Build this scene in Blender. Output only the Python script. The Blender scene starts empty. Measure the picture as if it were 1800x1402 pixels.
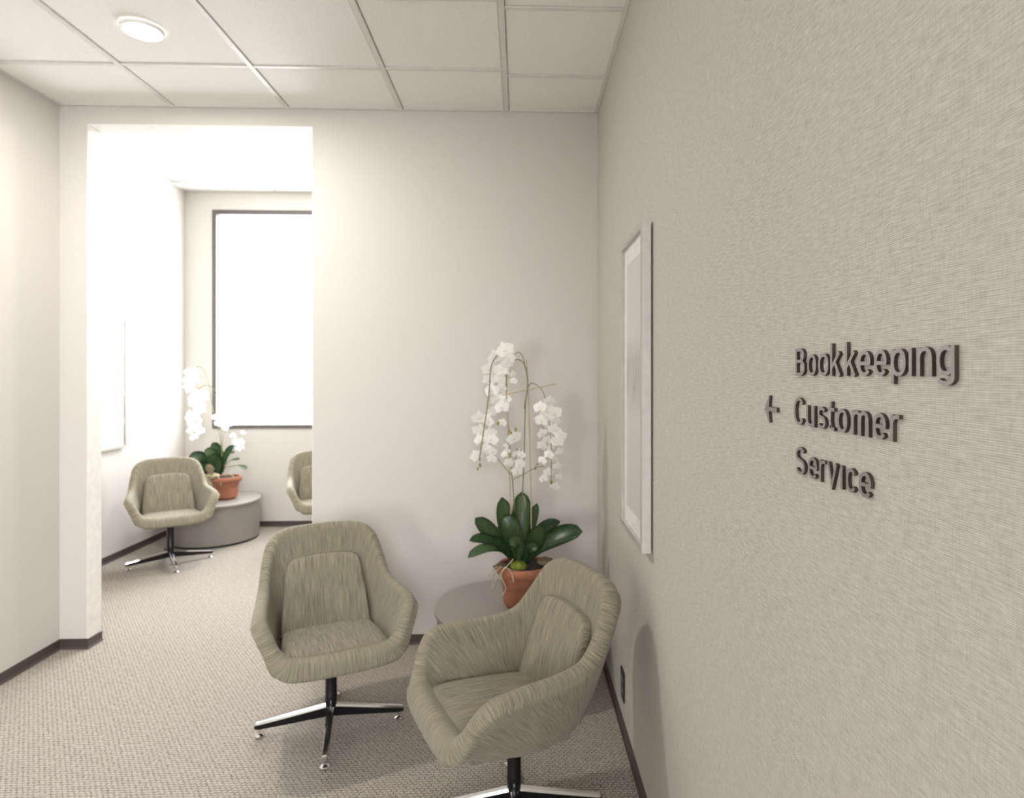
import bpy, bmesh, math, random
from mathutils import Vector, Matrix, Quaternion
random.seed(7)
S = bpy.context.scene
COL = S.collection
PI = math.pi

# ------------------------------------------------------------------ camera, world, lights, exposure
CAM_H = 1.43
F_PX = 1100.0
YAW = math.atan(0.0333)
cd = bpy.data.cameras.new('camera')
cam = bpy.data.objects.new('camera', cd); COL.objects.link(cam)
cam.location = (0, 0, CAM_H)
cam.rotation_euler = (PI/2, 0, -YAW)
cd.sensor_width = 36.0
cd.sensor_fit = 'HORIZONTAL'
cd.lens = 36.0 * F_PX / 1800.0
cd.shift_x = -51.0 / 1800.0
cd.shift_y = -44.0 / 1800.0
cd.clip_start = 0.02
cd.dof.use_dof = True
cd.dof.focus_distance = 0.95
cd.dof.aperture_fstop = 6.7
S.camera = cam

w = bpy.data.worlds.new('overcast_sky'); S.world = w; w.use_nodes = True
bg = w.node_tree.nodes['Background']
bg.inputs[0].default_value = (0.93, 0.965, 1.0, 1)
bg.inputs[1].default_value = 18.0

def area(name, loc, target, sx, sy, power, color=(1, 1, 1), spread=180):
    l = bpy.data.lights.new(name, 'AREA'); l.shape = 'RECTANGLE'; l.size = sx; l.size_y = sy
    l.energy = power; l.color = color; l.spread = math.radians(spread)
    o = bpy.data.objects.new(name, l); COL.objects.link(o); o.location = loc
    d = Vector(target) - Vector(loc)
    o.rotation_euler = d.to_track_quat('-Z', 'Y').to_euler()
    return o
# daylight entering the room from the glazed end behind the photographer; the others are added fill lights
area('entrance_daylight', (-1.75, -2.3, 1.15), (0.0, 3.0, 1.2), 0.6, 1.0, 54, (1.0, 0.985, 0.955))
area('left_fill_light', (0.0, -1.7, 1.8), (-2.1, 2.4, 0.6), 1.0, 1.4, 38, (0.92, 0.955, 1.0), 80)  # added unseen fill, brightens the left wall and floor
area('overhead_fill_light', (-1.0, -0.2, 2.78), (-1.0, -0.2, 0), 1.1, 1.6, 3, (1.0, 0.98, 0.95))  # added soft fill from above, no lamp fixture here

S.view_settings.view_transform = 'Standard'
S.view_settings.look = 'None'
S.view_settings.gamma = 1.0
S.view_settings.exposure = -0.10
S.view_settings.use_curve_mapping = False
S.cycles.use_denoising = True
S.cycles.max_bounces = 10
S.cycles.diffuse_bounces = 7
S.cycles.glossy_bounces = 4
S.cycles.transparent_max_bounces = 12
S.cycles.sample_clamp_indirect = 8.0
S.cycles.caustics_reflective = False
S.cycles.caustics_refractive = False

# ------------------------------------------------------------------ dimensions
XR = 0.413        # right wall
XL = -2.395       # left wall of the near room
YB = 3.338        # face of the wall with the opening
YB2 = 3.443
OX0, OX1, OZ = -2.256, -1.092, 2.734
XFL = -3.123      # left wall of the far room
YF = 5.95         # window wall
ZC, ZC2 = 2.822, 3.13
Y0 = -2.6

def at(px, py, zc):
    """room point on the sight line of a photo pixel at the given distance"""
    xc = (px - 951.0) / F_PX * zc
    z = CAM_H + (657.0 - py) / F_PX * zc
    c, s = math.cos(YAW), math.sin(YAW)
    return Vector((xc*c + zc*s, zc*c - xc*s, z))

# ------------------------------------------------------------------ node helpers
class NT:
    def __init__(self, name):
        self.m = bpy.data.materials.new(name); self.m.use_nodes = True
        self.t = self.m.node_tree; self.b = self.t.nodes['Principled BSDF']
    def n(self, kind, **kw):
        x = self.t.nodes.new(kind)
        for k, v in kw.items(): setattr(x, k, v)
        return x
    def link(self, a, b): self.t.links.new(a, b)
    def sock(self, inp, v):
        if hasattr(v, 'is_linked') or hasattr(v, 'links'): self.link(v, inp)
        else: inp.default_value = v
    def math(self, op, a, b=0.0, c=None, clamp=False):
        x = self.n('ShaderNodeMath', operation=op); x.use_clamp = clamp
        self.sock(x.inputs[0], a); self.sock(x.inputs[1], b)
        if c is not None: self.sock(x.inputs[2], c)
        return x.outputs[0]
    def pos(self, kind='Object'):
        tc = self.n('ShaderNodeTexCoord'); return tc.outputs[kind]
    def sep(self, v):
        x = self.n('ShaderNodeSeparateXYZ'); self.link(v, x.inputs[0]); return x.outputs
    def comb(self, a, b, c):
        x = self.n('ShaderNodeCombineXYZ')
        for i, v in enumerate((a, b, c)): self.sock(x.inputs[i], v)
        return x.outputs[0]
    def noise(self, v, scale=5, detail=2, rough=0.5):
        x = self.n('ShaderNodeTexNoise'); self.link(v, x.inputs['Vector'])
        x.inputs['Scale'].default_value = scale; x.inputs['Detail'].default_value = detail
        x.inputs['Roughness'].default_value = rough
        return x.outputs['Fac']
    def mapr(self, v, a, b, c, d):
        x = self.n('ShaderNodeMapRange'); self.link(v, x.inputs[0])
        for i, q in enumerate((a, b, c, d)): x.inputs[i+1].default_value = q
        return x.outputs[0]
    def mix(self, f, a, b):
        x = self.n('ShaderNodeMix', data_type='RGBA')
        self.sock(x.inputs[0], f)
        for i, v in ((6, a), (7, b)):
            if isinstance(v, tuple): x.inputs[i].default_value = (*v, 1)
            else: self.link(v, x.inputs[i])
        return x.outputs[2]
    def bump(self, h, strength=0.3, dist=0.001):
        x = self.n('ShaderNodeBump'); x.inputs['Strength'].default_value = strength
        x.inputs['Distance'].default_value = dist
        self.link(h, x.inputs['Height']); self.link(x.outputs[0], self.b.inputs['Normal'])
    def col(self, v):
        if isinstance(v, tuple): self.b.inputs['Base Color'].default_value = (*v, 1)
        else: self.link(v, self.b.inputs['Base Color'])
    def rough(self, v): self.b.inputs['Roughness'].default_value = v

def plain(name, col, rough=0.5, metal=0.0, spec=0.5, var=0.06, scale=30, bump=0.0, coat=0.0):
    k = NT(name); p = k.pos()
    f = k.noise(p, scale, 3)
    k.col(k.mix(k.mapr(f, 0.3, 0.7, 0, 1), tuple(c*(1-var) for c in col), tuple(min(1, c*(1+var)) for c in col)))
    k.rough(rough); k.b.inputs['Metallic'].default_value = metal
    k.b.inputs['Specular IOR Level'].default_value = spec
    k.b.inputs['Coat Weight'].default_value = coat
    if bump: k.bump(f, bump, 0.002)
    return k.m

def woven_wall(name, ca, cb, contrast=1.0):
    k = NT(name); x, y, z = k.sep(k.pos())
    u = k.math('ADD', x, y)
    wob = k.noise(k.comb(k.math('MULTIPLY', u, 6), k.math('MULTIPLY', z, 6), 0.0), 3, 2)
    zz = k.math('ADD', z, k.math('MULTIPLY', wob, 0.0015))
    uu = k.math('ADD', u, k.math('MULTIPLY', wob, 0.0015))
    hs = k.noise(k.comb(k.math('MULTIPLY', u, 38), k.math('MULTIPLY', zz, 430), 0.0), 1, 2, 0.6)
    vs = k.noise(k.comb(k.math('MULTIPLY', uu, 420), k.math('MULTIPLY', z, 45), 3.0), 1, 2, 0.6)
    th = k.math('SINE', k.math('MULTIPLY', zz, 2*PI/0.0023))
    tv = k.math('SINE', k.math('MULTIPLY', uu, 2*PI/0.0030))
    weave = k.math('ADD', k.math('MULTIPLY', th, 0.45), k.math('MULTIPLY', k.math('MULTIPLY', th, tv), 0.22))
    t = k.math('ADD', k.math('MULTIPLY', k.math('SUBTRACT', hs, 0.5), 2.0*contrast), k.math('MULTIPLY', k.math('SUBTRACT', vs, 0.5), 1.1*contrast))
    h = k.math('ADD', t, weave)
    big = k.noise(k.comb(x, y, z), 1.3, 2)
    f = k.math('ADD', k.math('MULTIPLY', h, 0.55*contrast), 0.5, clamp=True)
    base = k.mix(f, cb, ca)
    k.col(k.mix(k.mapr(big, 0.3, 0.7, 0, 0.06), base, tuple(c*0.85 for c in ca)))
    k.rough(0.82); k.b.inputs['Specular IOR Level'].default_value = 0.25
    k.bump(h, 0.32*contrast, 0.0007)
    return k.m

M = {}
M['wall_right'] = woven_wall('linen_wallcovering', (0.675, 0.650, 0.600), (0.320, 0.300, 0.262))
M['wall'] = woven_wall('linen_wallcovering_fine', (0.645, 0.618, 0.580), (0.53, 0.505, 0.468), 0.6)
M['jamb'] = plain('painted_jamb', (0.72, 0.70, 0.66), 0.6)

def carpet():
    k = NT('loop_carpet'); p = k.pos(); x, y, z = k.sep(p)
    wob = k.noise(p, 48, 2)
    xx = k.math('ADD', x, k.math('MULTIPLY', wob, 0.010)); yy = k.math('ADD', y, k.math('MULTIPLY', wob, 0.006))
    br = k.n('ShaderNodeTexBrick'); k.link(k.comb(xx, yy, 0.0), br.inputs['Vector'])
    br.inputs['Scale'].default_value = 1.0
    br.inputs['Brick Width'].default_value = 0.019; br.inputs['Row Height'].default_value = 0.0125
    br.inputs['Mortar Size'].default_value = 0.0028; br.inputs['Mortar Smooth'].default_value = 0.9
    br.offset = 0.5
    fine = k.noise(p, 420, 2, 0.7)
    patch = k.noise(p, 62, 2, 0.6)
    m = k.math('MULTIPLY', br.outputs['Fac'], k.mapr(patch, 0.3, 0.58, 0.25, 1.0))
    c1 = k.mix(k.mapr(fine, 0.3, 0.7, 0, 1), (0.34, 0.30, 0.255), (0.55, 0.505, 0.445))
    big = k.noise(p, 1.7, 2)
    c2 = k.mix(m, c1, (0.12, 0.098, 0.080))
    k.col(k.mix(k.mapr(big, 0.35, 0.7, 0, 0.12), c2, (0.33, 0.30, 0.26)))
    k.rough(0.95); k.b.inputs['Specular IOR Level'].default_value = 0.15
    h = k.math('ADD', k.math('SUBTRACT', 1.0, m), k.math('MULTIPLY', fine, 0.5))
    k.bump(h, 0.7, 0.004)
    return k.m
M['carpet'] = carpet()

def tile_mat():
    k = NT('mineral_fibre_tile'); p = k.pos()
    n1 = k.noise(p, 170, 2, 0.7); n2 = k.noise(p, 70, 3, 0.7)
    f = k.math('MULTIPLY', k.mapr(n1, 0.56, 0.72, 0, 1), k.mapr(n2, 0.42, 0.6, 0, 1), clamp=True)
    k.col(k.mix(f, (0.82, 0.805, 0.78), (0.50, 0.48, 0.45)))
    k.rough(0.9); k.b.inputs['Specular IOR Level'].default_value = 0.2
    k.bump(k.math('SUBTRACT', 1.0, f), 0.5, 0.002)
    return k.m
M['tile'] = tile_mat()
M['rail'] = plain('ceiling_rail_enamel', (0.66, 0.645, 0.61), 0.5)
M['tile_grey'] = plain('shade_grey_tile', (0.42, 0.43, 0.40), 0.7)  # plain ceiling tile, shade of the corner patch put into its grey
M['rubber'] = plain('dark_brown_vinyl', (0.060, 0.045, 0.040), 0.38, spec=0.6)
M['bronze'] = plain('dark_bronze_aluminium', (0.12, 0.105, 0.10), 0.4, 0.3)

def fabric():
    k = NT('tweed_upholstery'); uv = k.pos('UV'); x, y, z = k.sep(uv)
    a = k.noise(k.comb(k.math('MULTIPLY', x, 640), k.math('MULTIPLY', y, 11), 0.0), 1, 3, 0.65)
    b = k.noise(k.comb(k.math('MULTIPLY', x, 900), k.math('MULTIPLY', y, 500), 0.0), 1, 1, 0.6)
    c = k.noise(k.comb(k.math('MULTIPLY', x, 260), k.math('MULTIPLY', y, 4), 5.0), 1, 2, 0.6)
    s = k.math('ADD', k.math('ADD', k.math('MULTIPLY', a, 0.66), k.math('MULTIPLY', b, 0.28)), k.math('MULTIPLY', c, 0.16))
    f = k.mapr(s, 0.42, 0.68, 0, 1)
    k.col(k.mix(f, (0.085, 0.072, 0.048), (0.360, 0.325, 0.240)))
    k.rough(0.9); k.b.inputs['Specular IOR Level'].default_value = 0.2
    k.b.inputs['Sheen Weight'].default_value = 0.15; k.b.inputs['Sheen Roughness'].default_value = 0.5
    k.bump(s, 0.45, 0.002)
    return k.m
M['fabric'] = fabric()
M['chrome'] = plain('polished_chrome', (0.80, 0.80, 0.80), 0.12, 1.0, var=0.02)
M['black_metal'] = plain('black_column_metal', (0.018, 0.017, 0.018), 0.28, 0.6)
M['laminate'] = plain('taupe_laminate', (0.245, 0.215, 0.195), 0.42, spec=0.5, scale=90, var=0.05)
M['laminate_top'] = plain('taupe_laminate_top', (0.28, 0.255, 0.235), 0.38, spec=0.5, scale=90, var=0.05)
M['black'] = plain('black_plastic', (0.02, 0.02, 0.02), 0.5)
M['grey_plastic'] = plain('grey_plastic', (0.22, 0.21, 0.19), 0.45)
M['terracotta'] = plain('terracotta', (0.31, 0.118, 0.066), 0.75, var=0.16, scale=22, bump=0.15)
M['soil'] = plain('dark_bark_compost', (0.035, 0.025, 0.018), 0.95, var=0.5, scale=90, bump=1.0)
M['moss'] = plain('green_moss', (0.16, 0.19, 0.022), 0.95, var=0.4, scale=160, bump=1.0)
M['dry_moss'] = plain('dry_moss_strands', (0.16, 0.13, 0.075), 0.9, var=0.4, scale=60)
M['root'] = plain('pale_air_roots', (0.44, 0.38, 0.25), 0.8, var=0.25, scale=60)
M['stem'] = plain('green_flower_stem', (0.18, 0.19, 0.075), 0.6, var=0.2)
M['stake'] = plain('bamboo_stake', (0.46, 0.36, 0.24), 0.7, var=0.2, scale=60)
M['bud'] = plain('green_bud', (0.26, 0.22, 0.07), 0.6, var=0.2)
M['letter_metal'] = plain('brushed_grey_metal', (0.235, 0.222, 0.212), 0.42, 0.35, var=0.10, scale=300)
M['letter_side'] = plain('letter_edge_dark_bronze', (0.045, 0.036, 0.024), 0.55, 0.2, var=0.15, scale=200)
M['frame_white'] = plain('white_lacquered_frame', (0.56, 0.55, 0.515), 0.42)
M['frame_face'] = plain('silver_grey_frame_face', (0.42, 0.405, 0.375), 0.38, 0.1)
M['mat'] = plain('white_picture_mat', (0.80, 0.79, 0.76), 0.8)
M['outlet'] = M['black']

def leaf_mat():
    k = NT('orchid_leaf'); p = k.pos('UV'); x, y, z = k.sep(p)
    mid = k.math('ABSOLUTE', k.math('SUBTRACT', x, 0.5))
    n = k.noise(k.pos(), 40, 2)
    c = k.mix(k.mapr(n, 0.3, 0.7, 0, 1), (0.018, 0.055, 0.020), (0.055, 0.120, 0.040))
    c = k.mix(k.mapr(mid, 0.0, 0.03, 0.5, 0.0), c, (0.10, 0.16, 0.05))
    c = k.mix(k.mapr(mid, 0.44, 0.5, 0.0, 0.7), c, (0.07, 0.03, 0.035))
    oi = k.n('ShaderNodeObjectInfo')
    c = k.mix(k.mapr(oi.outputs['Random'], 0.15, 0.9, 0.0, 0.75), c, (0.125, 0.200, 0.085))
    k.col(c); k.rough(0.30); k.b.inputs['Specular IOR Level'].default_value = 0.55
    return k.m
M['leaf'] = leaf_mat()

def petal_mat():
    k = NT('white_petal'); n = k.noise(k.pos(), 60, 2)
    k.col(k.mix(n, (0.90, 0.90, 0.88), (0.82, 0.82, 0.78))); k.rough(0.6)
    k.b.inputs['Subsurface Weight'].default_value = 0.0
    tr = k.n('ShaderNodeBsdfTranslucent'); tr.inputs[0].default_value = (0.9, 0.9, 0.86, 1)
    mx = k.n('ShaderNodeMixShader'); mx.inputs[0].default_value = 0.3
    out = k.t.nodes['Material Output']
    k.link(k.b.outputs[0], mx.inputs[1]); k.link(tr.outputs[0], mx.inputs[2]); k.link(mx.outputs[0], out.inputs[0])
    return k.m
M['petal'] = petal_mat()
M['throat'] = plain('pale_yellow_throat', (0.74, 0.70, 0.46), 0.6, var=0.2)

def glass(name, gl=0.06):
    m = bpy.data.materials.new(name); m.use_nodes = True; t = m.node_tree
    for n in list(t.nodes): t.nodes.remove(n)
    o = t.nodes.new('ShaderNodeOutputMaterial'); tr = t.nodes.new('ShaderNodeBsdfTransparent')
    g = t.nodes.new('ShaderNodeBsdfGlossy'); g.inputs['Roughness'].default_value = 0.03
    lw = t.nodes.new('ShaderNodeFresnel'); lw.inputs[0].default_value = 1.45
    mx = t.nodes.new('ShaderNodeMixShader')
    mm = t.nodes.new('ShaderNodeMath'); mm.operation = 'MULTIPLY'; mm.inputs[1].default_value = gl
    t.links.new(lw.outputs[0], mm.inputs[0]); t.links.new(mm.outputs[0], mx.inputs[0])
    t.links.new(tr.outputs[0], mx.inputs[1]); t.links.new(g.outputs[0], mx.inputs[2]); t.links.new(mx.outputs[0], o.inputs[0])
    return m
M['glass'] = glass('clear_glass', 0.12)

def lamp_mat():
    k = NT('lit_opal_lens'); k.col((0.9, 0.9, 0.88))
    k.b.inputs['Emission Color'].default_value = (1.0, 0.97, 0.92, 1); k.b.inputs['Emission Strength'].default_value = 9.0
    return k.m
M['lens'] = lamp_mat()
M['lamp_trim'] = plain('white_lamp_trim', (0.78, 0.77, 0.74), 0.45)

def print_mat():
    k = NT('pale_landscape_print'); x, y, z = k.sep(k.pos('UV'))
    streak = k.noise(k.comb(k.math('MULTIPLY', x, 14), k.math('MULTIPLY', y, 5), 0.0), 1, 4, 0.65)
    reed = k.noise(k.comb(k.math('MULTIPLY', x, 45), k.math('MULTIPLY', y, 7), 2.0), 1, 3, 0.6)
    band = k.math('MULTIPLY', k.mapr(y, 0.38, 0.50, 0, 1), k.mapr(y, 0.60, 0.70, 1, 0))
    low = k.mapr(y, 0.0, 0.34, 0.35, 0.0)
    f = k.math('ADD', k.math('MULTIPLY', band, k.mapr(streak, 0.35, 0.65, 0.2, 1)), k.math('MULTIPLY', low, k.mapr(reed, 0.4, 0.6, 0, 1)), clamp=True)
    k.col(k.mix(f, (0.62, 0.615, 0.585), (0.36, 0.365, 0.35))); k.rough(0.8)
    return k.m
M['print'] = print_mat()

# ------------------------------------------------------------------ object helpers
def link_mesh(name, me, mats, parent=None, smooth=False):
    o = bpy.data.objects.new(name, me); COL.objects.link(o)
    for m in (mats if isinstance(mats, (list, tuple)) else [mats]): me.materials.append(m)
    if smooth:
        for p in me.polygons: p.use_smooth = True
    if parent is not None: o.parent = parent
    return o
def from_bm(name, bm, mats, parent=None, smooth=False):
    me = bpy.data.meshes.new(name); bm.normal_update(); bm.to_mesh(me); bm.free()
    return link_mesh(name, me, mats, parent, smooth)
def bxx(bm, x0, x1, y0, y1, z0, z1, mi=0):
    vs = [bm.verts.new((x, y, z)) for z in (z0, z1) for y in (y0, y1) for x in (x0, x1)]
    for f in ((0, 2, 3, 1), (4, 5, 7, 6), (0, 1, 5, 4), (2, 6, 7, 3), (0, 4, 6, 2), (1, 3, 7, 5)):
        q = bm.faces.new([vs[i] for i in f]); q.material_index = mi
def box(name, x0, x1, y0, y1, z0, z1, mat, parent=None, bevel=0.0, kind=None):
    bm = bmesh.new(); bxx(bm, x0, x1, y0, y1, z0, z1)
    if bevel:
        bmesh.ops.bevel(bm, geom=bm.edges[:], offset=bevel, segments=2, profile=0.5, affect='EDGES')
    o = from_bm(name, bm, mat, parent)
    if kind: o['kind'] = kind
    return o
def boxes(name, lst, mat, parent=None, kind=None):
    bm = bmesh.new()
    for b in lst: bxx(bm, *b)
    o = from_bm(name, bm, mat, parent)
    if kind: o['kind'] = kind
    return o
def thing(name, label, cat, loc, rz=0, group=None):
    o = bpy.data.objects.new(name, None); o.empty_display_size = 0.1; COL.objects.link(o)
    o.location = loc; o.rotation_euler = (0, 0, rz)
    o['label'] = label; o['category'] = cat
    if group: o['group'] = group
    return o
def tag(o, label, cat, group=None):
    o['label'] = label; o['category'] = cat
    if group: o['group'] = group
    return o
def kids(o): return [c for c in bpy.data.objects if c.parent == o]
def dup(root, loc, rz, label=None, group=None):
    r = root.copy(); COL.objects.link(r); r.location = loc; r.rotation_euler = (0, 0, rz)
    if label: r['label'] = label
    if group: r['group'] = group
    for ch in kids(root):
        c = ch.copy(); COL.objects.link(c); c.parent = r
        for g in kids(ch):
            d = g.copy(); COL.objects.link(d); d.parent = c
    return r
def lathe(name, prof, mat, parent=None, seg=48, center=(0, 0, 0), smooth=True, mats=None):
    bm = bmesh.new(); rings = []
    for r, z in prof:
        if r < 1e-6: rings.append([bm.verts.new((center[0], center[1], center[2]+z))])
        else: rings.append([bm.verts.new((center[0]+r*math.cos(2*PI*i/seg), center[1]+r*math.sin(2*PI*i/seg), center[2]+z)) for i in range(seg)])
    for a, b in zip(rings, rings[1:]):
        for i in range(seg):
            j = (i+1) % seg
            if len(a) == 1 and len(b) == 1: continue
            if len(a) == 1: bm.faces.new((a[0], b[j], b[i]))
            elif len(b) == 1: bm.faces.new((a[i], a[j], b[0]))
            else: bm.faces.new((a[i], a[j], b[j], b[i]))
    bmesh.ops.recalc_face_normals(bm, faces=bm.faces[:])
    o = from_bm(name, bm, mat, parent)
    if smooth:
        o.data.shade_smooth() if hasattr(o.data, 'shade_smooth') else None
        bm2 = bmesh.new(); bm2.from_mesh(o.data)
        for e in bm2.edges:
            if len(e.link_faces) == 2 and e.calc_face_angle() > math.radians(38): e.smooth = False
        bm2.to_mesh(o.data); bm2.free()
    return o
def tube_bm(bm, pts, rad, seg=8, cap=True):
    pts = [Vector(p) for p in pts]; n = len(pts); rings = []
    prev = None
    for i, p in enumerate(pts):
        t = (pts[min(i+1, n-1)] - pts[max(i-1, 0)]).normalized()
        if prev is None:
            a = t.orthogonal().normalized()
        else:
            a = (prev - t*prev.dot(t)).normalized()
        prev = a; b = t.cross(a)
        r = rad[i] if isinstance(rad, (list, tuple)) else rad
        rings.append([bm.verts.new(p + a*(r*math.cos(2*PI*k/seg)) + b*(r*math.sin(2*PI*k/seg))) for k in range(seg)])
    for A, B in zip(rings, rings[1:]):
        for k in range(seg):
            bm.faces.new((A[k], A[(k+1) % seg], B[(k+1) % seg], B[k]))
    if cap:
        bm.faces.new(rings[0][::-1]); bm.faces.new(rings[-1])
def cr(p0, p1, p2, p3, t):
    return 0.5*((2*p1) + (p2-p0)*t + (2*p0-5*p1+4*p2-p3)*t*t + (3*p1-p0-3*p2+p3)*t*t*t)
def spline(pts, n, closed=False):
    pts = [Vector(p) for p in pts]; m = len(pts); out = []
    segs = m if closed else m-1
    for i in range(segs):
        g = lambda k: pts[k % m] if closed else pts[max(0, min(m-1, k))]
        for j in range(n):
            out.append(cr(g(i-1), g(i), g(i+1), g(i+2), j/n))
    if not closed: out.append(pts[-1])
    return out

# ------------------------------------------------------------------ the room
WT = 0.10
fl = box('floor', XFL-WT, XR+WT, Y0-WT, YF+WT+0.05, -0.06, 0.0, M['carpet'], kind='structure')
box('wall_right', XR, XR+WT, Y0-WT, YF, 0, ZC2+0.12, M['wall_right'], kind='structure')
box('wall_left', XL-WT, XL, Y0-WT, YB, 0, ZC2+0.12, M['wall'], kind='structure')
box('wall_behind', XL, XR, Y0-WT, Y0, 0, ZC2+0.12, M['wall'], kind='structure')
boxes('wall_back', [(XFL, OX0, YB, YB2, 0, ZC2+0.12), (OX1, XR, YB, YB2, 0, ZC2+0.12), (OX0, OX1, YB, YB2, OZ, ZC2+0.12)], M['wall'], kind='structure')
# lighter painted lining of the opening
t = 0.004
boxes('trim_1', [(OX0, OX0+t, YB-0.001, YB2+0.001, 0, OZ), (OX1-t, OX1, YB-0.001, YB2+0.001, 0, OZ), (OX0+t, OX1-t, YB-0.001, YB2+0.001, OZ-t, OZ)], M['jamb'], kind='structure')
box('wall_far_left', XFL-WT, XFL, YB, YF+WT, 0, ZC2+0.12, M['wall'], kind='structure')
WX0, WX1, WZ0, WZ1 = -2.872, -1.15, 0.92, 2.962
boxes('wall_window', [(XFL, WX0, YF, YF+WT, 0, ZC2+0.12), (WX1, XR+WT, YF, YF+WT, 0, ZC2+0.12), (WX0, WX1, YF, YF+WT, 0, WZ0), (WX0, WX1, YF, YF+WT, WZ1, ZC2+0.12)], M['wall'], kind='structure')

# window: dark frame with one big pane
win = boxes('window_1', [(WX0, WX0+0.036, YF-0.012, YF+0.07, WZ0, WZ1), (WX1-0.028, WX1, YF-0.012, YF+0.07, WZ0, WZ1),
                         (WX0+0.036, WX1-0.028, YF-0.012, YF+0.07, WZ0, WZ0+0.034), (WX0+0.036, WX1-0.028, YF-0.012, YF+0.07, WZ1-0.042, WZ1)], M['bronze'], kind='structure')
box('window_pane', WX0+0.036, WX1-0.028, YF+0.040, YF+0.046, WZ0+0.034, WZ1-0.042, M['glass'], win)
lp = bpy.data.lights.new('window_portal', 'AREA'); lp.shape = 'RECTANGLE'; lp.size = WX1-WX0; lp.size_y = WZ1-WZ0; lp.cycles.is_portal = True
lpo = bpy.data.objects.new('window_portal', lp); COL.objects.link(lpo); lpo.location = ((WX0+WX1)/2, YF+0.09, (WZ0+WZ1)/2); lpo.rotation_euler = (-PI/2, 0, 0)

# baseboards (thin vinyl strip with a small cove toe)
def baseboard(name, path, h=0.052, th=0.005, toe=0.012):
    """path: list of (x,y) with the room on the left of the walking direction"""
    bm = bmesh.new(); n = len(path); P = [Vector((a, b)) for a, b in path]; rows = []
    prof = [(0.0, h), (th, h-0.002), (th, 0.012), (toe, 0.001), (0.0, 0.001)]
    for i, p in enumerate(P):
        ns = []
        if i > 0: d = (P[i]-P[i-1]).normalized(); ns.append(Vector((-d.y, d.x)))
        if i < n-1: d = (P[i+1]-P[i]).normalized(); ns.append(Vector((-d.y, d.x)))
        if len(ns) == 2:
            m = (ns[0]+ns[1]).normalized(); m = m / max(0.3, m.dot(ns[0]))
        else: m = ns[0]
        rows.append([bm.verts.new((p.x+m.x*o_, p.y+m.y*o_, z)) for o_, z in prof])
    for A, B in zip(rows, rows[1:]):
        for k in range(len(prof)):
            bm.faces.new((A[k], A[(k+1) % 5], B[(k+1) % 5], B[k]))
    bm.faces.new(rows[0]); bm.faces.new(rows[-1][::-1])
    bmesh.ops.recalc_face_normals(bm, faces=bm.faces[:])
    o = from_bm(name, bm, M['rubber']); o['kind'] = 'structure'
e_ = 0.0005
baseboard('baseboard_left', [(OX0+t+e_, YB2), (OX0+t+e_, YB-e_), (XL+e_, YB-e_), (XL+e_, Y0+e_)][::1])
baseboard('baseboard_back', [(XR-e_, Y0+e_), (XR-e_, YB-e_), (OX1-t-e_, YB-e_), (OX1-t-e_, YB2)])
baseboard('baseboard_far', [(XR-e_, YF-e_), (XFL+e_, YF-e_), (XFL+e_, YB2+e_)])

# ceilings: slab, grid rails and single tiles
def ceiling(name, x0, x1, y0, y1, z, xs, ys_for, rail=0.024, grey=None):
    c = box(name, x0, x1, y0, y1, z+0.045, z+0.075, M['tile'], kind='structure')
    meshes = {}
    r = rail/2
    edges = [x0] + xs + [x1]
    for x in xs:
        box('ceiling_rail', x-r, x+r, y0+0.001, y1-0.001, z, z+0.012, M['rail'], c, bevel=0.0015)
    for i in range(len(edges)-1):
        a, b = edges[i], edges[i+1]
        ys = ys_for(i)
        yy = [y0] + ys + [y1]
        for y in ys:
            box('ceiling_rail', a+(r if i else 0.0)+0.0005, b-(r if i < len(edges)-2 else 0)-0.0005, y-r*0.8, y+r*0.8, z+0.001, z+0.012, M['rail'], c, bevel=0.0015)
        for j in range(len(yy)-1):
            ta, tb, tc, td = a+(r if i else 0.012), b-(r if i < len(edges)-2 else 0.012), yy[j]+(r*0.8 if j else 0.012), yy[j+1]-(r*0.8 if j < len(yy)-2 else 0.012)
            key = (round(tb-ta, 3), round(td-tc, 3))
            mat = M['tile']
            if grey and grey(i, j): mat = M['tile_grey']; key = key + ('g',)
            if key not in meshes:
                bm = bmesh.new(); w2, d2 = (tb-ta)/2-0.001, (td-tc)/2-0.001
                # bevelled lower edge
                lo = [(-w2+0.004, -d2+0.004), (w2-0.004, -d2+0.004), (w2-0.004, d2-0.004), (-w2+0.004, d2-0.004)]
                hi = [(-w2, -d2), (w2, -d2), (w2, d2), (-w2, d2)]
                V0 = [bm.verts.new((p[0], p[1], 0)) for p in lo]; V1 = [bm.verts.new((p[0], p[1], 0.004)) for p in hi]; V2 = [bm.verts.new((p[0], p[1], 0.018)) for p in hi]
                bm.faces.new(V0[::-1]); bm.faces.new(V2)
                for A, B in ((V0, V1), (V1, V2)):
                    for q in range(4): bm.faces.new((A[q], A[(q+1) % 4], B[(q+1) % 4], B[q]))
                me = bpy.data.meshes.new('ceiling_tile'); bm.to_mesh(me); bm.free(); me.materials.append(mat); meshes[key] = me
            o = bpy.data.objects.new('ceiling_tile', meshes[key]); COL.objects.link(o); o.parent = c
            o.location = ((ta+tb)/2, (tc+td)/2, z+0.006 + random.uniform(-0.0008, 0.0012))
    # wall angle
    for q in ((x0, x0+0.019, y0, y1), (x1-0.019, x1, y0, y1), (x0+0.019, x1-0.019, y1-0.019, y1), (x0+0.019, x1-0.019, y0, y0+0.019)):
        box('wall_angle', q[0], q[1], q[2], q[3], z+0.0015, z+0.006, M['rail'], c)
    return c
P_ = 0.545
left_rows = [2.885-P_*k for k in range(9, -1, -1)]
right_rows = [2.935-P_*k for k in range(9, -1, -1)]
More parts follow.
